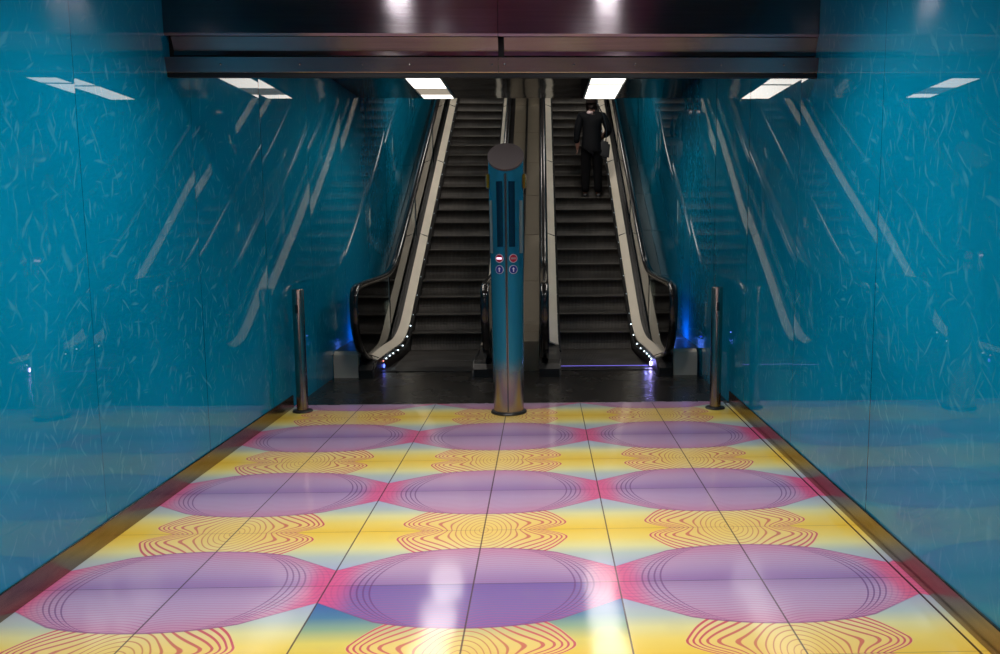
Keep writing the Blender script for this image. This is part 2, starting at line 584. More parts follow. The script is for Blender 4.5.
# steel threshold line
bm = bmesh.new(); box(bm, XL, 1.54, YT, YT+0.012, -0.12, 0.002); struct('trim_3', bm, M['steel'])
# upper landing
ZU = NZ + DZ*NSTEP; YU = NY + DY*NSTEP
bm = bmesh.new(); box(bm, XL-0.02, 1.56, YU, Y_END, ZU-0.2, ZU-0.004); struct('floor.003', bm, M['landing'])

# walls: panels of 1.2 m, each very slightly bowed and out of true, as hung glass panels are
def wall(name, xw, sgn, seed):
    rnd = random.Random(seed)
    bm = bmesh.new()
    k0 = int(math.floor((-6.0-2.55)/1.2)); k1 = int(math.ceil((Y_END-2.55)/1.2))
    zs = [0.10 + i*(8.3-0.10)/40 for i in range(41)]
    front_z = 0.10
    for k in range(k0, k1):
        ya = 2.55+1.2*k; yb = ya+1.2
        tilt = rnd.uniform(-0.0035, 0.0035); bow = rnd.uniform(0.0012, 0.0032); sk = rnd.uniform(-0.0015, 0.0015)
        ph = rnd.uniform(0, 6)
        ys = [ya + (yb-ya)*i/10 for i in range(11)]
        low = 0.10 if yb < 6.8 else 0.0
        zz = [low] + zs[1:]
        G = []
        for z in zz:
            row = []
            for y in ys:
                t = (y-ya)/1.2*2-1
                d = bow*(1-t*t) + tilt*t*0.6 + sk*(z-1.5)*0.5 + 0.0012*sin(z*2.1+ph)*cos(t*1.3)
                row.append(bm.verts.new((xw + sgn*d, y, z)))
            G.append(row)
        for j in range(len(G)-1):
            for i in range(10):
                bm.faces.new((G[j][i], G[j][i+1], G[j+1][i+1], G[j+1][i]))
    # solid backing behind the sheets
    box(bm, min(xw - sgn*0.02, xw - sgn*0.2), max(xw - sgn*0.02, xw - sgn*0.2), -6.0, Y_END, 0.0, 8.3)
    me = bpy.data.meshes.new(name)
    bm.to_mesh(me); bm.free()
    me.materials.append(M['wall'])
    for p in me.polygons: p.use_smooth = len(p.vertices) == 4 and p.area < 0.2
    o = bpy.data.objects.new(name, me); C.objects.link(o); o['kind'] = 'structure'
    return o
wall('wall_left', XL, 1, 11)
wall('wall_right', XR, -1, 23)
# plinths
bm = bmesh.new(); box(bm, XL-0.02, XL+0.012, -6.0, 6.60, 0.0, 0.105, 0.003); struct('baseboard_left', bm, M['plinth'])
bm = bmesh.new(); box(bm, XR-0.012, XR+0.02, -6.0, 6.60, 0.0, 0.105, 0.003); struct('baseboard_right', bm, M['plinth'])
# ends
bm = bmesh.new(); box(bm, XL-0.2, XR+0.2, -6.2, -6.0, -0.1, HF+0.1); struct('wall_back', bm, M['wall'])
bm = bmesh.new(); box(bm, XL-0.2, XR+0.2, Y_END, Y_END+0.2, 4.0, 8.6); struct('wall_front', bm, M['ceil_dark'])
# ceilings
bm = bmesh.new(); box(bm, XL-0.02, XR+0.02, -6.0, 4.9, HF, HF+0.12); struct('ceiling', bm, M['ceil_col'])
bm = bmesh.new(); box(bm, XL-0.02, XR+0.02, 4.72, YE, HB, HB+0.12); struct('ceiling.001', bm, M['ceil_mirror'])
ytop = 18.0; ztop = HB + SL*(ytop-YE)
bm = bmesh.new(); extrude_x(bm, [(YE, HB), (ytop, ztop), (Y_END, ztop), (Y_END, ztop+0.12), (ytop, ztop+0.12), (YE, HB+0.12)], XL-0.02, XR+0.02)
struct('ceiling.002', bm, M['ceil_dark'])

# header beam over the opening
beam = thing('header_beam', (0, 4.65, 2.29), None, None, kind='structure')
def beam_part(name, pts, x0, x1, mat):
    bm = bmesh.new(); extrude_x(bm, [(y-4.65, z-2.29) for y, z in pts], x0, x1)
    return link(name, bm, mat, beam)
for x0, x1 in ((XL+0.003, -0.237), (-0.234, XR-0.003)):
    beam_part('face_panel', [(4.65, HF), (4.65, 2.515), (4.66, 2.502), (4.80, 2.502), (4.80, HF)], x0, x1, M['beam'])
    beam_part('recess_panel', [(4.668, 2.50), (4.70, 2.43), (4.69, 2.405), (4.80, 2.405), (4.80, 2.50)], x0+0.03, x1, M['beam'])
    beam_part('lower_flange', [(4.66, 2.392), (4.640, 2.386), (4.660, 2.312), (4.668, 2.303), (4.70, 2.303), (4.70, 2.392)], x0, x1, M['beam'])
beam_part('core', [(4.71, HF), (4.71, 2.40), (4.80, 2.40), (5.05, 2.50), (5.05, HF)], XL+0.003, XR-0.003, M['black'])
beam_part('soffit_lip', [(4.662, 2.304), (4.664, 2.284), (4.70, 2.284), (4.70, 2.304)], XL+0.003, XR-0.003, M['black'])
for x in (-1.75, -1.32, -0.98, -0.72, -0.27, -0.20, 0.18, 0.52, 1.0, 1.35):
    bm = bmesh.new(); bmesh.ops.create_uvsphere(bm, u_segments=10, v_segments=6, radius=0.006)
    link('rivet', bm, M['rail_trim'], beam, True, loc=(x, 4.650-4.65, 2.35-2.29))

# ------------------------------------------------------------------ lamps of the place and added fill downlights
def downlight(x, y, label, z=None, power=1.0):
    t = thing('downlight', (x, y, z or HF), label, 'ceiling light', 'round downlights in the corridor ceiling')
    bm = bmesh.new(); lathe(bm, [(0.085, -0.012), (0.10, -0.010), (0.105, 0.0), (0.085, 0.0)], seg=32, cap=False)
    link('ring', bm, M['steel'], t, True)
    bm = bmesh.new(); lathe(bm, [(0.0845, -0.006), (0.0845, -0.001)], seg=32)
    link('lens', bm, M['down_lens'], t)
    L = bpy.data.lights.new('downlight_beam', 'SPOT'); L.energy = DOWN_W*power; L.color = (0.98, 0.97, 0.95)
    L.spot_size = radians(136); L.spot_blend = 0.95; L.shadow_soft_size = 0.05
    lo = bpy.data.objects.new('downlight_beam', L); C.objects.link(lo); lo.parent = t; lo.location = (0, 0, -0.03)
    return t
for (x, y) in ((-0.95, 3.6), (0.45, 3.6), (-0.95, 1.0), (0.45, 1.0), (-0.95, -1.8), (0.45, -1.8), (-0.95, -4.4), (0.45, -4.4)):
    sidew = 'left' if x < 0 else 'right'
    where = {3.6: 'nearest the steel header beam', 1.0: 'second row from the header beam', -1.8: 'third row from the header beam', -4.4: 'row farthest from the header beam'}[y]
    downlight(x, y, 'round white downlight in the %s half of the ceiling, %s' % (sidew, where), None, 1.75 if y > 3 else 0.42)


for x, sidew in ((-0.95, 'left'), (0.45, 'right')):  # unseen fill lamps, added to brighten the column and walls past the beam
    downlight(x, 5.7, 'added fill downlight, unseen, in the dark mirror ceiling just behind the header beam, %s half' % sidew, HB, 0.12)

def panel_light(x0, x1, ys, z, label, slope=0.0):
    """ys = list of (y0, y1, material)"""
    xm = (x0+x1)/2; y0 = ys[0][0]; y1 = ys[-1][1]; ym = (y0+y1)/2
    t = thing('ceiling_light', (xm, ym, z), label, 'ceiling light', 'panel lights in the ceiling above the escalators')
    t.rotation_euler = (slope, 0, 0)
    hw = (x1-x0)/2; hl = (y1-y0)/2
    bm = bmesh.new()
    box(bm, -hw-0.015, -hw, -hl-0.015, hl+0.015, -0.012, 0.0); box(bm, hw, hw+0.015, -hl-0.015, hl+0.015, -0.012, 0.0)
    box(bm, -hw, hw, -hl-0.015, -hl, -0.012, 0.0); box(bm, -hw, hw, hl, hl+0.015, -0.012, 0.0)
    link('frame', bm, M['frame_white'], t)
    for a, b_, mt in ys:
        boxo('diffuser', -hw, hw, a-ym+0.004, b_-ym-0.004, -0.010, -0.002, mt, t)
    for q in (-0.75, 0.0, 0.75):
        L = bpy.data.lights.new('tube_light', 'SPOT'); L.energy = TUBE_W; L.color = (1.0, 0.93, 0.84)
        L.spot_size = radians(165); L.spot_blend = 0.7; L.shadow_soft_size = 0.2
        lo = bpy.data.objects.new('tube_light', L); C.objects.link(lo); lo.parent = t; lo.location = (0, q*hl, -0.21)
    return t
P, D_, S_ = M['panel_light'], M['panel_dim'], M['slope_light']
panel_light(-1.315, -0.985, [(7.2, 8.78, P), (8.78, 9.22, D_), (9.22, 9.47, P)], HB, 'long white ceiling light panel above the left escalator, just below the header beam')
panel_light(0.49, 0.825, [(7.2, 8.52, P), (8.52, 8.60, D_), (8.60, 9.47, P)], HB, 'white ceiling light panel above the head of the person on the right escalator')
sa = math.atan(SL)
for yy in (11.3, 14.3):
    for x0, x1, nm in ((-1.315, -0.985, 'left'), (0.49, 0.825, 'right')):
        panel_light(x0, x1, [(yy-0.7, yy+0.7, S_)], HB+SL*(yy-YE)-0.002, 'white light panel in the sloped ceiling over the %s escalator, %s along the climb' % (nm, 'first' if yy < 12 else 'second'), sa)

# ------------------------------------------------------------------ escalators
def incl(off, y0, y1, n, zlow):
    """line parallel to the step nosings, off above them, not below zlow"""
    out = []
    for i in range(n+1):
        y = y0 + (y1-y0)*i/n
        out.append((y, max(zlow, NZ + off + SL*(y-NY))))
    return out
YTOP = YU - 0.3

def escalator(xc, label, lit):
    """origin on the floor at the comb, x centre"""
    OY = 8.41
    t = thing('escalator', (xc, OY, 0), label, 'escalator', 'pair of escalators side by side')
    def P_(pts): return [(y-OY, z) for y, z in pts]
    HW = 0.44
    # steps
    for i in range(-3, NSTEP):
        bm = bmesh.new()
        if i < 0:
            y0 = NY - 0.41*(-i) + 0.02; y1 = y0 + 0.40
            if i == -3: y0 = 8.48
            box(bm, -HW, HW, y0-OY, y1-OY, -0.04, 0.0, 0.003)
            # raised cleats
            o = link('step', bm, M['step'], t)
        else:
            yn = NY + DY*i - OY; zn = NZ + DZ*i
            zb = zn - DZ - (0.012 if i == 0 else 0.0)
            # tread plus scooped riser
            pts = [(yn, zn), (yn+DY+0.03, zn), (yn+DY+0.03, zn-0.03), (yn+0.05, zn-0.04)]
            ris = []
            for k in range(7):
                u = k/6
                ris.append((yn + 0.045*sin(pi*u)*0.9 + 0.004 - 0.022*u, zb + (zn-0.012-zb)*(1-u) if False else zn-0.012-(zn-0.012-zb)*u))
            outline = [(yn-0.004, zn-0.012), (yn, zn), (yn+DY+0.03, zn), (yn+DY+0.03, zn-0.03), (yn+0.075, zn-0.04), (yn+0.075, zb)] + ris[::-1][:-1]
            extrude_x(bm, outline, -HW, HW)
            o = link('step', bm, M['step'], t)
            boxo('nosing', -HW, HW, yn-0.006, yn+0.014, zn-0.008, zn+0.003, M['nosing'], o, 0.002)
    # comb plate with teeth
    bm = bmesh.new(); box(bm, -HW-(0.07 if xc < 0 else 0.0), HW+(0.07 if xc > 0 else 0.0), 8.20-OY, 8.44-OY, -0.02, 0.008, 0.002)
    for k in range(44):
        x = -HW + 0.01 + k*(2*HW-0.02)/43
        box(bm, x-0.003, x+0.003, 8.44-OY, 8.475-OY, -0.004, 0.005)
    cmb = link('comb_plate', bm, M['dark'], t)
    if lit:
        tag(boxo('comb_spill', -HW, HW+0.05, 8.425-OY, 8.433-OY, 0.008, 0.011, M['comb_glow'], t), 'thin glowing strip standing in for violet lamp light along the comb')
    for s in (-1, 1):
        outer = s*xc > 0
        def FL(y, s=s, outer=outer):
            if not outer: return 0.0
            u = min(1.0, max(0.0, (9.75-(y+OY))/1.3)); return s*0.06*u*u*(3-2*u)
        # skirt plate
        top = [(7.86, 0.02), (7.90, 0.09), (8.02, 0.145)] + incl(0.125, 8.16, YTOP, 80, 0.15)
        bot = [(y, -0.02) for y, z in top[:3]] + [(y, min(z-0.1, max(-0.02, z-0.42))) for y, z in top[3:]]
        bm = bmesh.new(); strip_prism(bm, P_(top), P_(bot), *sorted((s*(HW+0.004), s*(HW+0.02))), FL)
        link('skirt_panel', bm, M['dark'], t, True)
        # brush along the skirt
        pth = smooth_path(incl(0.06, 8.95, YTOP-0.2, 40, 0.085), 1)
        bm = bmesh.new(); sweep(bm, P_(pth), [(-s*0.03, -0.012), (0.0, -0.012), (0.0, 0.012), (-s*0.022, 0.008)], s*(HW+0.004), FL)
        link('brush_strip', bm, M['brush'], t)
        # bright inner deck, sloped outward
        pth = smooth_path(([(8.08, 0.15), (8.4, 0.155)] if outer else []) + [(9.0, 0.158), (9.25, 0.165), (9.55, 0.26), (9.9, 0.455)] + incl(0.14, 10.0, YTOP, 8, 0)[0:], 2)
        bm = bmesh.new(); sweep(bm, P_(pth), [(0.0, -0.02), (s*0.10, 0.02), (s*0.10, 0.035), (0.0, -0.004)], s*(HW+0.004), FL)
        dk = link('inner_deck', bm, M['deck'], t, True)
        # joints of the deck
        for yj in ((8.12,) if outer else ()) + (9.42, 11.4, 13.4, 15.4):
            zj = 0.158 if yj < 9 else (0.2 if yj < 9.5 else NZ+0.14+SL*(yj-NY))
            sl = 0 if yj < 9 else SL*0.9
            a0 = atan2(sl, 1)
            bm = bmesh.new()
            box(bm, min(0, s*0.115), max(0, s*0.115), -0.005, 0.005, -0.004, 0.003)
            jo = link('deck_joint', bm, M['dark'], t)
            jo.location = (s*(HW+0.004)+FL(yj-OY), yj-OY, zj+0.004); jo.rotation_euler = (a0, -s*0.33, 0)
        # skirt lights at the foot, screws above; outer screws carry a painted glow
        dots = [(8.30, 0.10), (8.46, 0.10), (8.64, 0.10), (8.80, 0.10), (9.02, 0.10), (9.24, 0.12), (9.48, 0.19), (9.7, 0.29)]
        y = 9.9
        while y < YTOP-0.3:
            dots.append((y, NZ+0.085+SL*(y-NY))); y += 0.36
        for k, (yd, zd) in enumerate(dots):
            bm = bmesh.new(); low = k < 8 and s*xc > 0
            r = 0.0075 if low else 0.0048
            bmesh.ops.create_uvsphere(bm, u_segments=8, v_segments=5, radius=r)
            link('skirt_dot', bm, M['led_red'] if (k == 0 and low and xc < 0) else (M['led'] if low else (M['screw_glow'] if s*xc > 0 else M['steel'])), t, True, loc=(s*(HW-0.002)+FL(yd-OY), yd-OY, zd))
        # base box under the newel
        bx = [(7.86, 0.0), (7.86, 0.08), (7.91, 0.125), (8.06, 0.143), (9.3, 0.145), (9.3, 0.0)]
        bm = bmesh.new(); extrude_x(bm, [(y-OY, z) for y, z in bx], *sorted((s*(HW+0.021)+FL(8.1-OY), s*0.655)))
        link('newel_base', bm, M['dark'], t)
        # truss side under the glass
        top = incl(0.13, 9.3, YTOP, 20, 0.13); bot = [(y, max(-0.02, z-0.75)) for y, z in top]
        bm = bmesh.new(); strip_prism(bm, P_(top), P_(bot), *sorted((s*(HW+0.12), s*0.655)))
        link('side_panel', bm, M['dark'], t)
        # glass
        xg = s*0.60
        rail = [(8.16, 0.15), (7.93, 0.19), (7.70, 0.31), (7.56, 0.50), (7.52, 0.68), (7.535, 0.84), (7.62, 0.91), (7.82, 0.925), (8.5, 0.925), (9.0, 0.93), (9.35, 0.955), (9.7, 1.06), (10.1, 1.27)]
        for k in range(1, 16):
            yk = 10.1 + (YTOP-10.1)*k/15; rail.append((yk, NZ+0.84+SL*(yk-NY)))
        rail = smooth_path(rail, 2)
        low_r = [p for p in rail if p[0] < 9.3][::1]
        # newel glass: area inside the rail
        bm = bmesh.new()
        pts = [(y, z) for y, z in rail if y <= 9.28]
        poly = [(y-OY, z) for y, z in pts] + [(9.28-OY, 0.14), (8.3-OY, 0.14)]
        extrude_x(bm, poly, xg-0.005, xg+0.005)
        link('glass_panel', bm, M['glass'], t)
        segs = [9.29, 11.28, 13.28, 15.28, YTOP]
        for a_, b_ in zip(segs, segs[1:]):
            tp = [(y, z) for y, z in rail if a_ <= y <= b_ and z > 0.5]
            bt = [(y, max(0.14, NZ+0.15+SL*(y-NY))) for y, z in tp]
            bm = bmesh.new(); strip_prism(bm, P_(tp), P_(bt), xg-0.005, xg+0.005)
            link('glass_panel', bm, M['glass'], t)
        # handrail: flattened oval rubber section and its metal guide
        sec = []
        for k in range(14):
            an = 2*pi*k/14
            sec.append((0.040*abs(cos(an))**0.7*(1 if cos(an) > 0 else -1), 0.021*abs(sin(an))**0.8*(1 if sin(an) > 0 else -1)))
        # path runs from the lower return forward, up and back along the top: outside is to the left of travel reversed
        bm = bmesh.new(); sweep(bm, P_(rail), sec, xg)
        link('handrail', bm, M['rubber'], t, 'all')
        bm = bmesh.new(); sweep(bm, P_(rail), [(-0.022, 0.018), (0.022, 0.018), (0.022, 0.036), (-0.022, 0.036)] if False else [(-0.024, -0.036), (0.024, -0.036), (0.024, -0.016), (-0.024, -0.016)], xg)
        link('handrail_guide', bm, M['rail_trim'], t, True)
    # indicator lamp on the right-hand or left-hand skirt
    if lit:
        bm = bmesh.new(); bmesh.ops.create_uvsphere(bm, u_segments=12, v_segments=8, radius=0.021)
        bmesh.ops.scale(bm, vec=(0.35, 0.8, 1.1), verts=bm.verts)
        tag(link('indicator_lamp', bm, M['led_violet'], t, True, loc=(HW+0.056, 8.34-OY, 0.045)), 'bright violet lamp at the foot of the skirt')
        L = bpy.data.lights.new('indicator_light', 'POINT'); L.energy = 0.45; L.color = (0.3, 0.28, 1.0); L.shadow_soft_size = 0.0
        lo = bpy.data.objects.new('indicator_light', L); C.objects.link(lo); lo.parent = t; lo.location = (HW+0.01, 8.34-OY, 0.07)
    else:
        bm = bmesh.new(); bmesh.ops.create_uvsphere(bm, u_segments=12, v_segments=8, radius=0.022)
        bmesh.ops.scale(bm, vec=(0.35, 1, 1), verts=bm.verts)
        tag(link('indicator_lamp', bm, M['led_blue'], t, True, loc=(-HW-0.056, 8.32-OY, 0.045)), 'dim blue lamp at the foot of the skirt')
    return t
XCL, XCR = -1.137, 0.617
escalator(XCL, 'left escalator, empty dark steps beside the left blue wall', False)
escalator(XCR, 'right escalator carrying the person in black, violet light along its comb', True)

# decks between the escalators and beside the walls
def deck_between(name, x0, x1, ystart, off, zlow, mat, label, cat, joints, groove=None, group=None, jmat=None):
    t = thing(name, ((x0+x1)/2, ystart, 0), label, cat, group)
    xm = (x0+x1)/2
    edges = [(x0, x1)] if groove is None else [(x0, groove-0.018), (groove+0.018, x1)]
    ys = [ystart] + joints + [YTOP]
    for ea, eb in edges:
        for a_, b_ in zip(ys, ys[1:]):
            n = 12
            top = [(a_+0.006+(b_-a_-0.012)*i/n, 0) for i in range(n+1)]
            top = [(y-ystart, max(zlow, NZ+off+SL*(y-NY))) for y, _ in top]
            bot = [(y, max(0.0, z-0.6)) for y, z in top]
            bm = bmesh.new(); strip_prism(bm, top, bot, ea-xm, eb-xm)
            link('cover_plate', bm, mat, t)
    top = [(ystart+0.02+(YTOP-ystart-0.04)*i/30, 0) for i in range(31)]
    top = [(y-ystart, max(zlow, NZ+off+SL*(y-NY))-0.035) for y, _ in top]
    bot = [(y, max(0.0, z-0.5)) for y, z in top]
    bm = bmesh.new(); strip_prism(bm, top, bot, x0-xm+0.002, x1-xm-0.002)
    link('channel', bm, jmat or M['black'], t)
    return t
deck_between('centre_deck', XCL+0.66, XCR-0.66, 8.22, 0.12, 0.30, M['concrete_deck'],
             'beige plated strip climbing between the two escalators behind the teal column', 'deck',
             [9.0, 10.47, 11.47, 12.47, 13.43, 14.45, 15.5, 16.5], groove=(XCL+XCR)/2+0.0)
deck_between('side_deck', XL+0.006, XCL-0.66, 7.97, 0.10, 0.255, M['mirror_deck'],
             'narrow steel casing along the left blue wall outside the left handrail', 'deck',
             [8.6, 10.6, 11.6, 12.55, 13.4, 14.7, 16.0], group=None)
deck_between('side_deck', XCR+0.66, XR-0.006, 7.97, 0.10, 0.255, M['mirror_deck'],
             'narrow steel casing along the right blue wall outside the right handrail', 'deck',
             [8.6, 10.6, 11.6, 12.55, 13.4, 14.7, 16.0], group=None)
# bright end caps of the side casings
for x0, x1, nm in ((XL+0.01, XCL-0.665, 'left'), (XCR+0.665, XR-0.03, 'right')):
    xm = (x0+x1)/2
    t = thing('end_cap', (xm, 7.9, 0), 'brushed steel end cap of the casing beside the %s wall, next to the handrail foot' % nm, 'cover')
    bm = bmesh.new(); extrude_x(bm, [(-0.0, 0.0), (0.0, 0.17), (0.015, 0.225), (0.06, 0.255), (0.066, 0.255), (0.066, 0.0)], x0-xm, x1-xm)
    link('casing', bm, M['deck'], t, True)

# ------------------------------------------------------------------ guide column with signs
col = thing('guide_column', (-0.275, 6.36, 0), 'tall round teal metal column with traffic signs standing before the escalators', 'column')
RB = lambda z: 0.118 + 0.0085*z
bm = bmesh.new()
lathe(bm, [(0.14, 0.0), (0.142, 0.008), (0.136, 0.018), (0.122, 0.022)], seg=48)
link('base_flange', bm, M['dark'], col, True)
bm = bmesh.new()
seg = 64; rings = []
zt = lambda x, y: 1.985 + (y)*0.80
for j in range(26):
    row = []
    for k in range(seg):
        a = 2*pi*k/seg; z = 0.02 + (1.86-0.02)*j/25
        r = RB(z); x, y = r*sin(a), -r*cos(a)
        if j == 25: r = RB(2.0); x, y = r*sin(a), -r*cos(a); z = zt(x, y)
        row.append(bm.verts.new((x, y, z)))
    rings.append(row)
for a, b_ in zip(rings, rings[1:]):
    for k in range(seg): bm.faces.new((a[k], a[(k+1) % seg], b_[(k+1) % seg], b_[k]))
bm.faces.new(rings[0][::-1]); bm.faces.new(rings[-1])
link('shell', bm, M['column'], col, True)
bm = bmesh.new()
for dz in (0.0, 0.012):
    pass
r = RB(2.0)+0.003
lo_ = [bm.verts.new((r*sin(2*pi*k/seg), -r*cos(2*pi*k/seg), zt(0, -r*cos(2*pi*k/seg))+0.0)) for k in range(seg)]
hi_ = [bm.verts.new((r*sin(2*pi*k/seg), -r*cos(2*pi*k/seg)-0.008, zt(0, -r*cos(2*pi*k/seg))+0.012)) for k in range(seg)]
for k in range(seg): bm.faces.new((lo_[k], lo_[(k+1) % seg], hi_[(k+1) % seg], hi_[k]))
bm.faces.new(lo_[::-1]); bm.faces.new(hi_)
link('slanted_cap', bm, M['cap'], col)
bm = bmesh.new(); cyl_patch(bm, RB, 0.03, 1.855, -3.6, -1.2, 0.004, 10, 2); cyl_patch(bm, RB, 0.03, 1.855, 1.2, 3.6, 0.004, 10, 2)
link('centre_strip', bm, M['rail_trim'], col)
bm = bmesh.new(); cyl_patch(bm, RB, 0.03, 1.86, -1.2, 1.2, 0.002, 10, 2)
link('centre_groove', bm, M['dark'], col)
for a0, a1 in ((-31, -10), (10, 31)):
    bm = bmesh.new(); cyl_patch(bm, RB, 1.31, 1.80, a0, a1, 0.003, 4, 6); link('display', bm, M['screen'], col, True)
for a0, a1 in ((-68, -53), (50, 68)):
    bm = bmesh.new(); cyl_patch(bm, RB, 1.26, 1.66, a0, a1, 0.004, 4, 4); link('side_strip', bm, M['strip_pale'], col, True)
for an in (-84, 84):
    bm = bmesh.new(); cyl_patch(bm, RB, 1.75, 1.86, an-16, an+16, 0.022, 1, 6)
    bmesh.ops.bevel(bm, geom=bm.edges[:], offset=0.006, segments=2, affect='EDGES')
    link('button', bm, M['gold'], col, True)

def disc(name, r, y0, y1, mat, parent, loc, rot=0.0):
    bm = bmesh.new()
    a = [bm.verts.new((r*sin(2*pi*k/40), y0, r*cos(2*pi*k/40))) for k in range(40)]
    b_ = [bm.verts.new((r*sin(2*pi*k/40), y1, r*cos(2*pi*k/40))) for k in range(40)]
    bm.faces.new(a); bm.faces.new(b_[::-1])
    for k in range(40): bm.faces.new((a[k], b_[k], b_[(k+1) % 40], a[(k+1) % 40]))
    o = link(name, bm, mat, parent, loc=loc); o.rotation_euler = (0, 0, rot)
    return o
for an, lit in ((-24, True), (24, False)):
    A = radians(an); z1, z2 = 1.222, 1.137
    for z, kind in ((z1, 'no'), (z2, 'arrow')):
        r = RB(z)
        rim = disc('sign_plate', 0.033, -0.003, 0.004, M['sign_white'], col, (r*sin(A), -r*cos(A), z), A)
        if kind == 'no':
            tag(rim, 'round no entry sign with a %s bar' % ('brightly lit' if lit else 'dull'))
            disc('red_disc', 0.0285, -0.0045, -0.002, M['sign_red'], rim, (0, 0, 0))
            boxo('bar', -0.021, 0.021, -0.006, -0.003, -0.007, 0.007, M['sign_bar_lit'] if lit else M['sign_bar'], rim)
        else:
            tag(rim, 'round blue sign with a white arrow pointing up')
            disc('blue_disc', 0.030, -0.0045, -0.002, M['sign_blue'], rim, (0, 0, 0))
            bm = bmesh.new()
            pts = [(-0.004, -0.017), (0.004, -0.017), (0.004, 0.003), (0.012, 0.003), (0, 0.018), (-0.012, 0.003), (-0.004, 0.003)]
            fa = [bm.verts.new((x, -0.006, zz)) for x, zz in pts]; fb = [bm.verts.new((x, -0.003, zz)) for x, zz in pts]
            bm.faces.new(fa); bm.faces.new(fb[::-1])
            for k in range(7): bm.faces.new((fa[k], fb[k], fb[(k+1) % 7], fa[(k+1) % 7]))
            link('arrow', bm, M['sign_white'], rim)

# ------------------------------------------------------------------ bollards
def bollard(x, y, label):
    t = thing('bollard', (x, y, 0), label, 'bollard')
    bm = bmesh.new(); lathe(bm, [(0.078, 0.0), (0.08, 0.006), (0.072, 0.014), (0.050, 0.016)], seg=40)
    link('base_flange', bm, M['dark'], t, True)
    bm = bmesh.new(); lathe(bm, [(0.045, 0.01), (0.045, 0.975), (0.042, 0.980), (0.030, 0.981)], seg=40)
    link('tube', bm, M['bollard'], t, True)
    bm = bmesh.new(); cyl_patch(bm, lambda z: 0.0452, 0.795, 0.86, -14, 14, 0.003, 1, 5)
    link('sensor', bm, M['sensor'], t)
    bm = bmesh.new(); cyl_patch(bm, lambda z: 0.0450, 0.02, 0.79, 20, 23, 0.0012, 1, 2)
    link('seam', bm, M['dark'], t)
    return t
bollard(-1.925, 6.455, 'polished steel bollard standing beside the left blue wall')
bollard(1.385, 6.43, 'polished steel bollard standing beside the right blue wall')

# ------------------------------------------------------------------ person on the right escalator
def skin_mesh(name, verts, edges, mat, parent, sub=2, root=0, loc=(0, 0, 0)):
    me = bpy.data.meshes.new(name)
    me.from_pydata([v[:3] for v in verts], edges, [])
    o = bpy.data.objects.new(name, me); C.objects.link(o)
    o.modifiers.new('skin', 'SKIN'); s = o.modifiers.new('sub', 'SUBSURF'); s.levels = sub; s.render_levels = sub
    if not me.skin_vertices: pass
    sk = me.skin_vertices[0].data
    for i, v in enumerate(verts):
        rr = v[3]; sk[i].radius = rr if isinstance(rr, tuple) else (rr, rr)
        sk[i].use_root = (i == root)
    dg = bpy.context.evaluated_depsgraph_get(); dg.update()
    m2 = bpy.data.meshes.new_from_object(o.evaluated_get(dg))
    m2.name = name
    bpy.data.objects.remove(o)
    m2.materials.clear(); m2.materials.append(mat)
    for p in m2.polygons: p.use_smooth = True
    o = bpy.data.objects.new(name, m2); C.objects.link(o); o.parent = parent; o.location = loc
    return o

KP = 9
per = thing('person', (0.77, NY+DY*KP+0.15, NZ+DZ*KP), 'person in a black jacket and dark trousers, seen from behind, standing on the right escalator', 'person')
# coordinates: x right, y forward (away from viewer), z up, feet at 0; total height about 1.62
def rot_pts(L): return L
body_v = [
    (0, 0, 0.86, (0.13, 0.09)), (0, 0.01, 1.00, (0.125, 0.085)), (0, 0.02, 1.15, (0.135, 0.09)), (0, 0.01, 1.28, (0.13, 0.08)),
    (0, 0.01, 1.37, 0.05), (0, 0.02, 1.43, 0.052), (0.0, 0.03, 1.51, (0.078, 0.085)), (0, 0.03, 1.585, (0.055, 0.06)),
    (-0.16, 0.0, 1.30, 0.052), (-0.205, -0.01, 1.05, 0.042), (-0.215, 0.03, 0.84, 0.032), (-0.215, 0.04, 0.79, (0.028, 0.018)),
    (0.16, 0.0, 1.30, 0.052), (0.235, -0.02, 1.07, 0.042), (0.17, 0.16, 0.97, 0.032), (0.13, 0.20, 0.96, (0.028, 0.018)),
    (-0.085, 0.0, 0.76, 0.085), (-0.09, 0.02, 0.45, 0.058), (-0.095, 0.0, 0.10, 0.04), (-0.10, 0.09, 0.04, 0.035),
    (0.085, 0.0, 0.76, 0.085), (0.09, 0.03, 0.45, 0.058), (0.095, 0.02, 0.10, 0.04), (0.11, 0.11, 0.04, 0.035)]
body_e = [(0, 1), (1, 2), (2, 3), (3, 4), (4, 5), (5, 6), (6, 7), (3, 8), (8, 9), (9, 10), (10, 11), (3, 12), (12, 13), (13, 14), (14, 15),
          (0, 16), (16, 17), (17, 18), (18, 19), (0, 20), (20, 21), (21, 22), (22, 23)]
# five fingers and thumb on each hand
def add_hand(base, d, side):
    bx, by, bz, _ = body_v[base]
    d = Vector(d).normalized(); s = Vector(side).normalized(); pz = d.cross(s)
    for k, (o, ln) in enumerate(((-0.024, 0.058), (-0.008, 0.068), (0.008, 0.064), (0.023, 0.050))):
        p0 = Vector((bx, by, bz)) + s*o + d*0.03
        p1 = p0 + d*ln*0.55 + pz*0.006; p2 = p0 + d*ln*0.95 + pz*0.022
        i = len(body_v)
        for p in (p0, p1, p2): body_v.append((p.x, p.y, p.z, 0.0085))
        body_e.extend([(base, i), (i, i+1), (i+1, i+2)])
    i = len(body_v)
    p0 = Vector((bx, by, bz)) - s*0.028 - d*0.01; p1 = p0 - s*0.02 + d*0.03; p2 = p1 + d*0.03
    for p in (p0, p1, p2): body_v.append((p.x, p.y, p.z, 0.0095))
    body_e.extend([(base, i), (i, i+1), (i+1, i+2)])
add_hand(11, (0.02, 0.05, -1), (0, -1, 0))
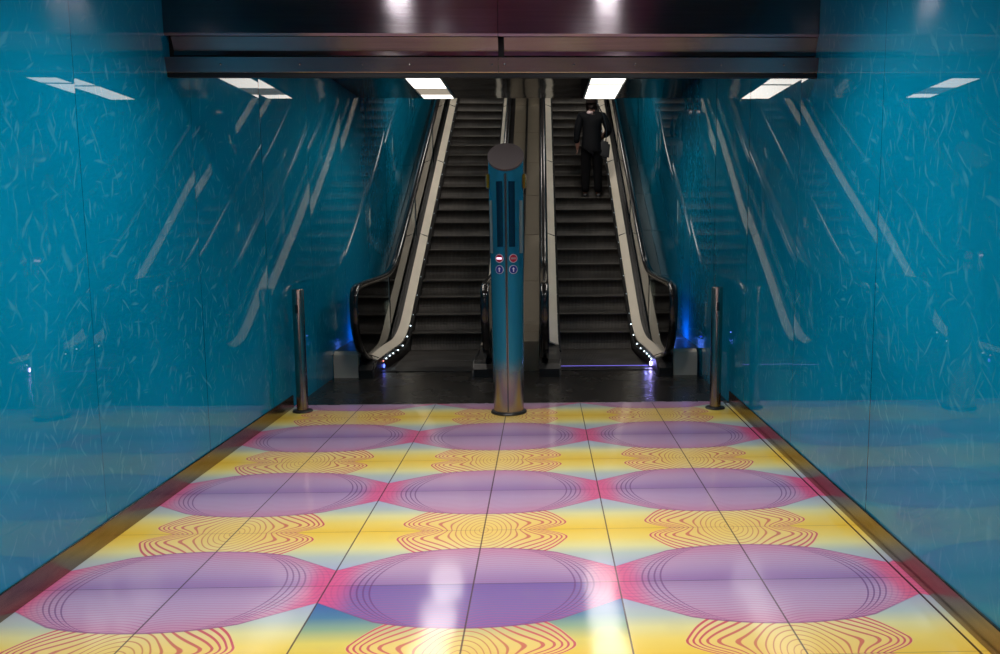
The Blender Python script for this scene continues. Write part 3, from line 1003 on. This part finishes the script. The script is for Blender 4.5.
add_hand(15, (-0.8, 0.3, 0.15), (0, 0, -1))
body = skin_mesh('body', body_v, body_e, M['skin'], per)
# face features on the far side of the head
bm = bmesh.new(); bmesh.ops.create_uvsphere(bm, u_segments=12, v_segments=8, radius=0.016)
bmesh.ops.scale(bm, vec=(0.8, 1.3, 1.5), verts=bm.verts); link('nose', bm, M['skin'], per, True, loc=(0, 0.118, 1.50))
for s in (-1, 1):
    bm = bmesh.new(); bmesh.ops.create_uvsphere(bm, u_segments=12, v_segments=8, radius=0.03)
    bmesh.ops.scale(bm, vec=(0.35, 0.6, 1.0), verts=bm.verts); link('ear', bm, M['skin'], per, True, loc=(s*0.078, 0.03, 1.50))
    bm = bmesh.new(); bmesh.ops.create_uvsphere(bm, u_segments=10, v_segments=6, radius=0.012); link('eye', bm, M['sign_white'], per, True, loc=(s*0.032, 0.102, 1.525))
bm = bmesh.new(); bmesh.ops.create_uvsphere(bm, u_segments=10, v_segments=6, radius=0.02)
bmesh.ops.scale(bm, vec=(1.1, 0.4, 0.35), verts=bm.verts); link('mouth', bm, M['sign_red'], per, True, loc=(0, 0.108, 1.455))
# jacket
jv = [(0, 0, 0.68, (0.19, 0.14)), (0, 0, 0.76, (0.18, 0.135)), (0, 0, 0.90, (0.165, 0.12)), (0, 0.01, 1.05, (0.15, 0.105)), (0, 0.01, 1.18, (0.165, 0.11)), (0, 0.0, 1.29, (0.15, 0.095)), (0, 0.01, 1.36, (0.07, 0.065)),
      (-0.165, 0.0, 1.30, 0.068), (-0.20, -0.01, 1.16, 0.062), (-0.222, -0.01, 1.03, 0.056), (-0.228, 0.02, 0.86, 0.047),
      (0.165, 0.0, 1.30, 0.068), (0.215, -0.02, 1.18, 0.062), (0.255, -0.03, 1.05, 0.056), (0.20, 0.12, 0.99, 0.046)]
je = [(0, 1), (1, 2), (2, 3), (3, 4), (4, 5), (5, 6), (5, 7), (7, 8), (8, 9), (9, 10), (5, 11), (11, 12), (12, 13), (13, 14)]
skin_mesh('jacket', jv, je, M['jacket'], per)
tv = [(0, 0, 0.84, (0.15, 0.11)), (-0.085, 0.0, 0.72, 0.098), (-0.09, 0.02, 0.45, 0.078), (-0.095, 0.005, 0.20, 0.066), (-0.098, 0.0, 0.07, 0.068),
      (0.085, 0.0, 0.72, 0.098), (0.09, 0.03, 0.45, 0.078), (0.095, 0.02, 0.20, 0.066), (0.10, 0.02, 0.07, 0.068)]
te = [(0, 1), (1, 2), (2, 3), (3, 4), (0, 5), (5, 6), (6, 7), (7, 8)]
skin_mesh('trousers', tv, te, M['trousers'], per)
for sx, yy in ((-0.10, 0.03), (0.105, 0.05)):
    sv = [(sx, yy-0.07, 0.035, (0.035, 0.033)), (sx, yy, 0.035, (0.038, 0.032)), (sx*1.05, yy+0.09, 0.028, (0.042, 0.026)), (sx*1.08, yy+0.14, 0.024, (0.032, 0.022))]
    skin_mesh('shoe', sv, [(0, 1), (1, 2), (2, 3)], M['leather'], per, 2, 1)
# hair: full at the back, tied low to the left
hv = [(0, 0.0, 1.50, (0.085, 0.08)), (0, 0.01, 1.56, (0.082, 0.085)), (0, 0.02, 1.60, (0.05, 0.06)), (-0.01, -0.05, 1.44, (0.05, 0.035)), (-0.03, -0.085, 1.40, (0.038, 0.03))]
skin_mesh('hair', hv, [(0, 1), (1, 2), (0, 3), (3, 4)], M['hair'], per)
bm = bmesh.new(); bmesh.ops.create_uvsphere(bm, u_segments=14, v_segments=8, radius=0.045)
bmesh.ops.scale(bm, vec=(1.1, 0.55, 0.6), verts=bm.verts)
tag(link('collar', bm, M['scarf'], per, True, loc=(-0.035, -0.075, 1.345)), 'pale collar showing at the nape')
per.scale = (1.02, 1.0, 0.95)
# shoulder bag
bag = thing('shoulder_bag', (0.77+0.16, NY+DY*KP+0.12, NZ+DZ*KP+0.60), 'black shoulder bag hanging at the right hip of the person', 'bag')
bm = bmesh.new(); box(bm, -0.13, 0.13, -0.05, 0.05, 0.0, 0.26)
for v in bm.verts:
    if v.co.z > 0.2: v.co.x *= 0.75; v.co.y *= 0.6
bmesh.ops.bevel(bm, geom=bm.edges[:], offset=0.03, segments=4, affect='EDGES')
bmesh.ops.rotate(bm, verts=bm.verts, cent=(0, 0, 0.13), matrix=Matrix.Rotation(radians(12), 3, 'Y'))
link('pouch', bm, M['leather'], bag, True)
sv = [(0.06, 0.0, 0.22, 0.010), (0.07, -0.02, 0.42, 0.010), (0.02, -0.05, 0.62, 0.010), (-0.06, -0.06, 0.78, 0.010), (-0.12, 0.02, 0.80, 0.010), (-0.02, 0.10, 0.5, 0.010), (-0.05, 0.04, 0.22, 0.010)]
sv = [(x-0.01, y-0.03, z, r) for x, y, z, r in sv]
skin_mesh('strap', sv, [(i, i+1) for i in range(6)], M['leather'], bag, 1)

# blue marker lamps low on the side casings, behind the handrail feet
for x, nm, e in ((XCR+0.76, 'right', 5.0), (XCL-0.76, 'left', 2.0)):
    t = thing('marker_lamp', (x, 8.7, 0.255), 'small blue marker lamp on the steel casing beside the %s wall' % nm, 'lamp')
    bm = bmesh.new(); lathe(bm, [(0.03, 0.0), (0.03, 0.012), (0.026, 0.014)], seg=24); link('body', bm, M['dark'], t, True)
    bm = bmesh.new(); lathe(bm, [(0.022, 0.014), (0.020, 0.02), (0.010, 0.026)], seg=24); link('lens', bm, M['marker_lens'], t, True)
    L = bpy.data.lights.new('marker_light', 'POINT'); L.energy = e; L.color = (0.08, 0.2, 1.0); L.shadow_soft_size = 0.0
    lo = bpy.data.objects.new('marker_light', L); C.objects.link(lo); lo.parent = t; lo.location = (0, 0, 0.06)
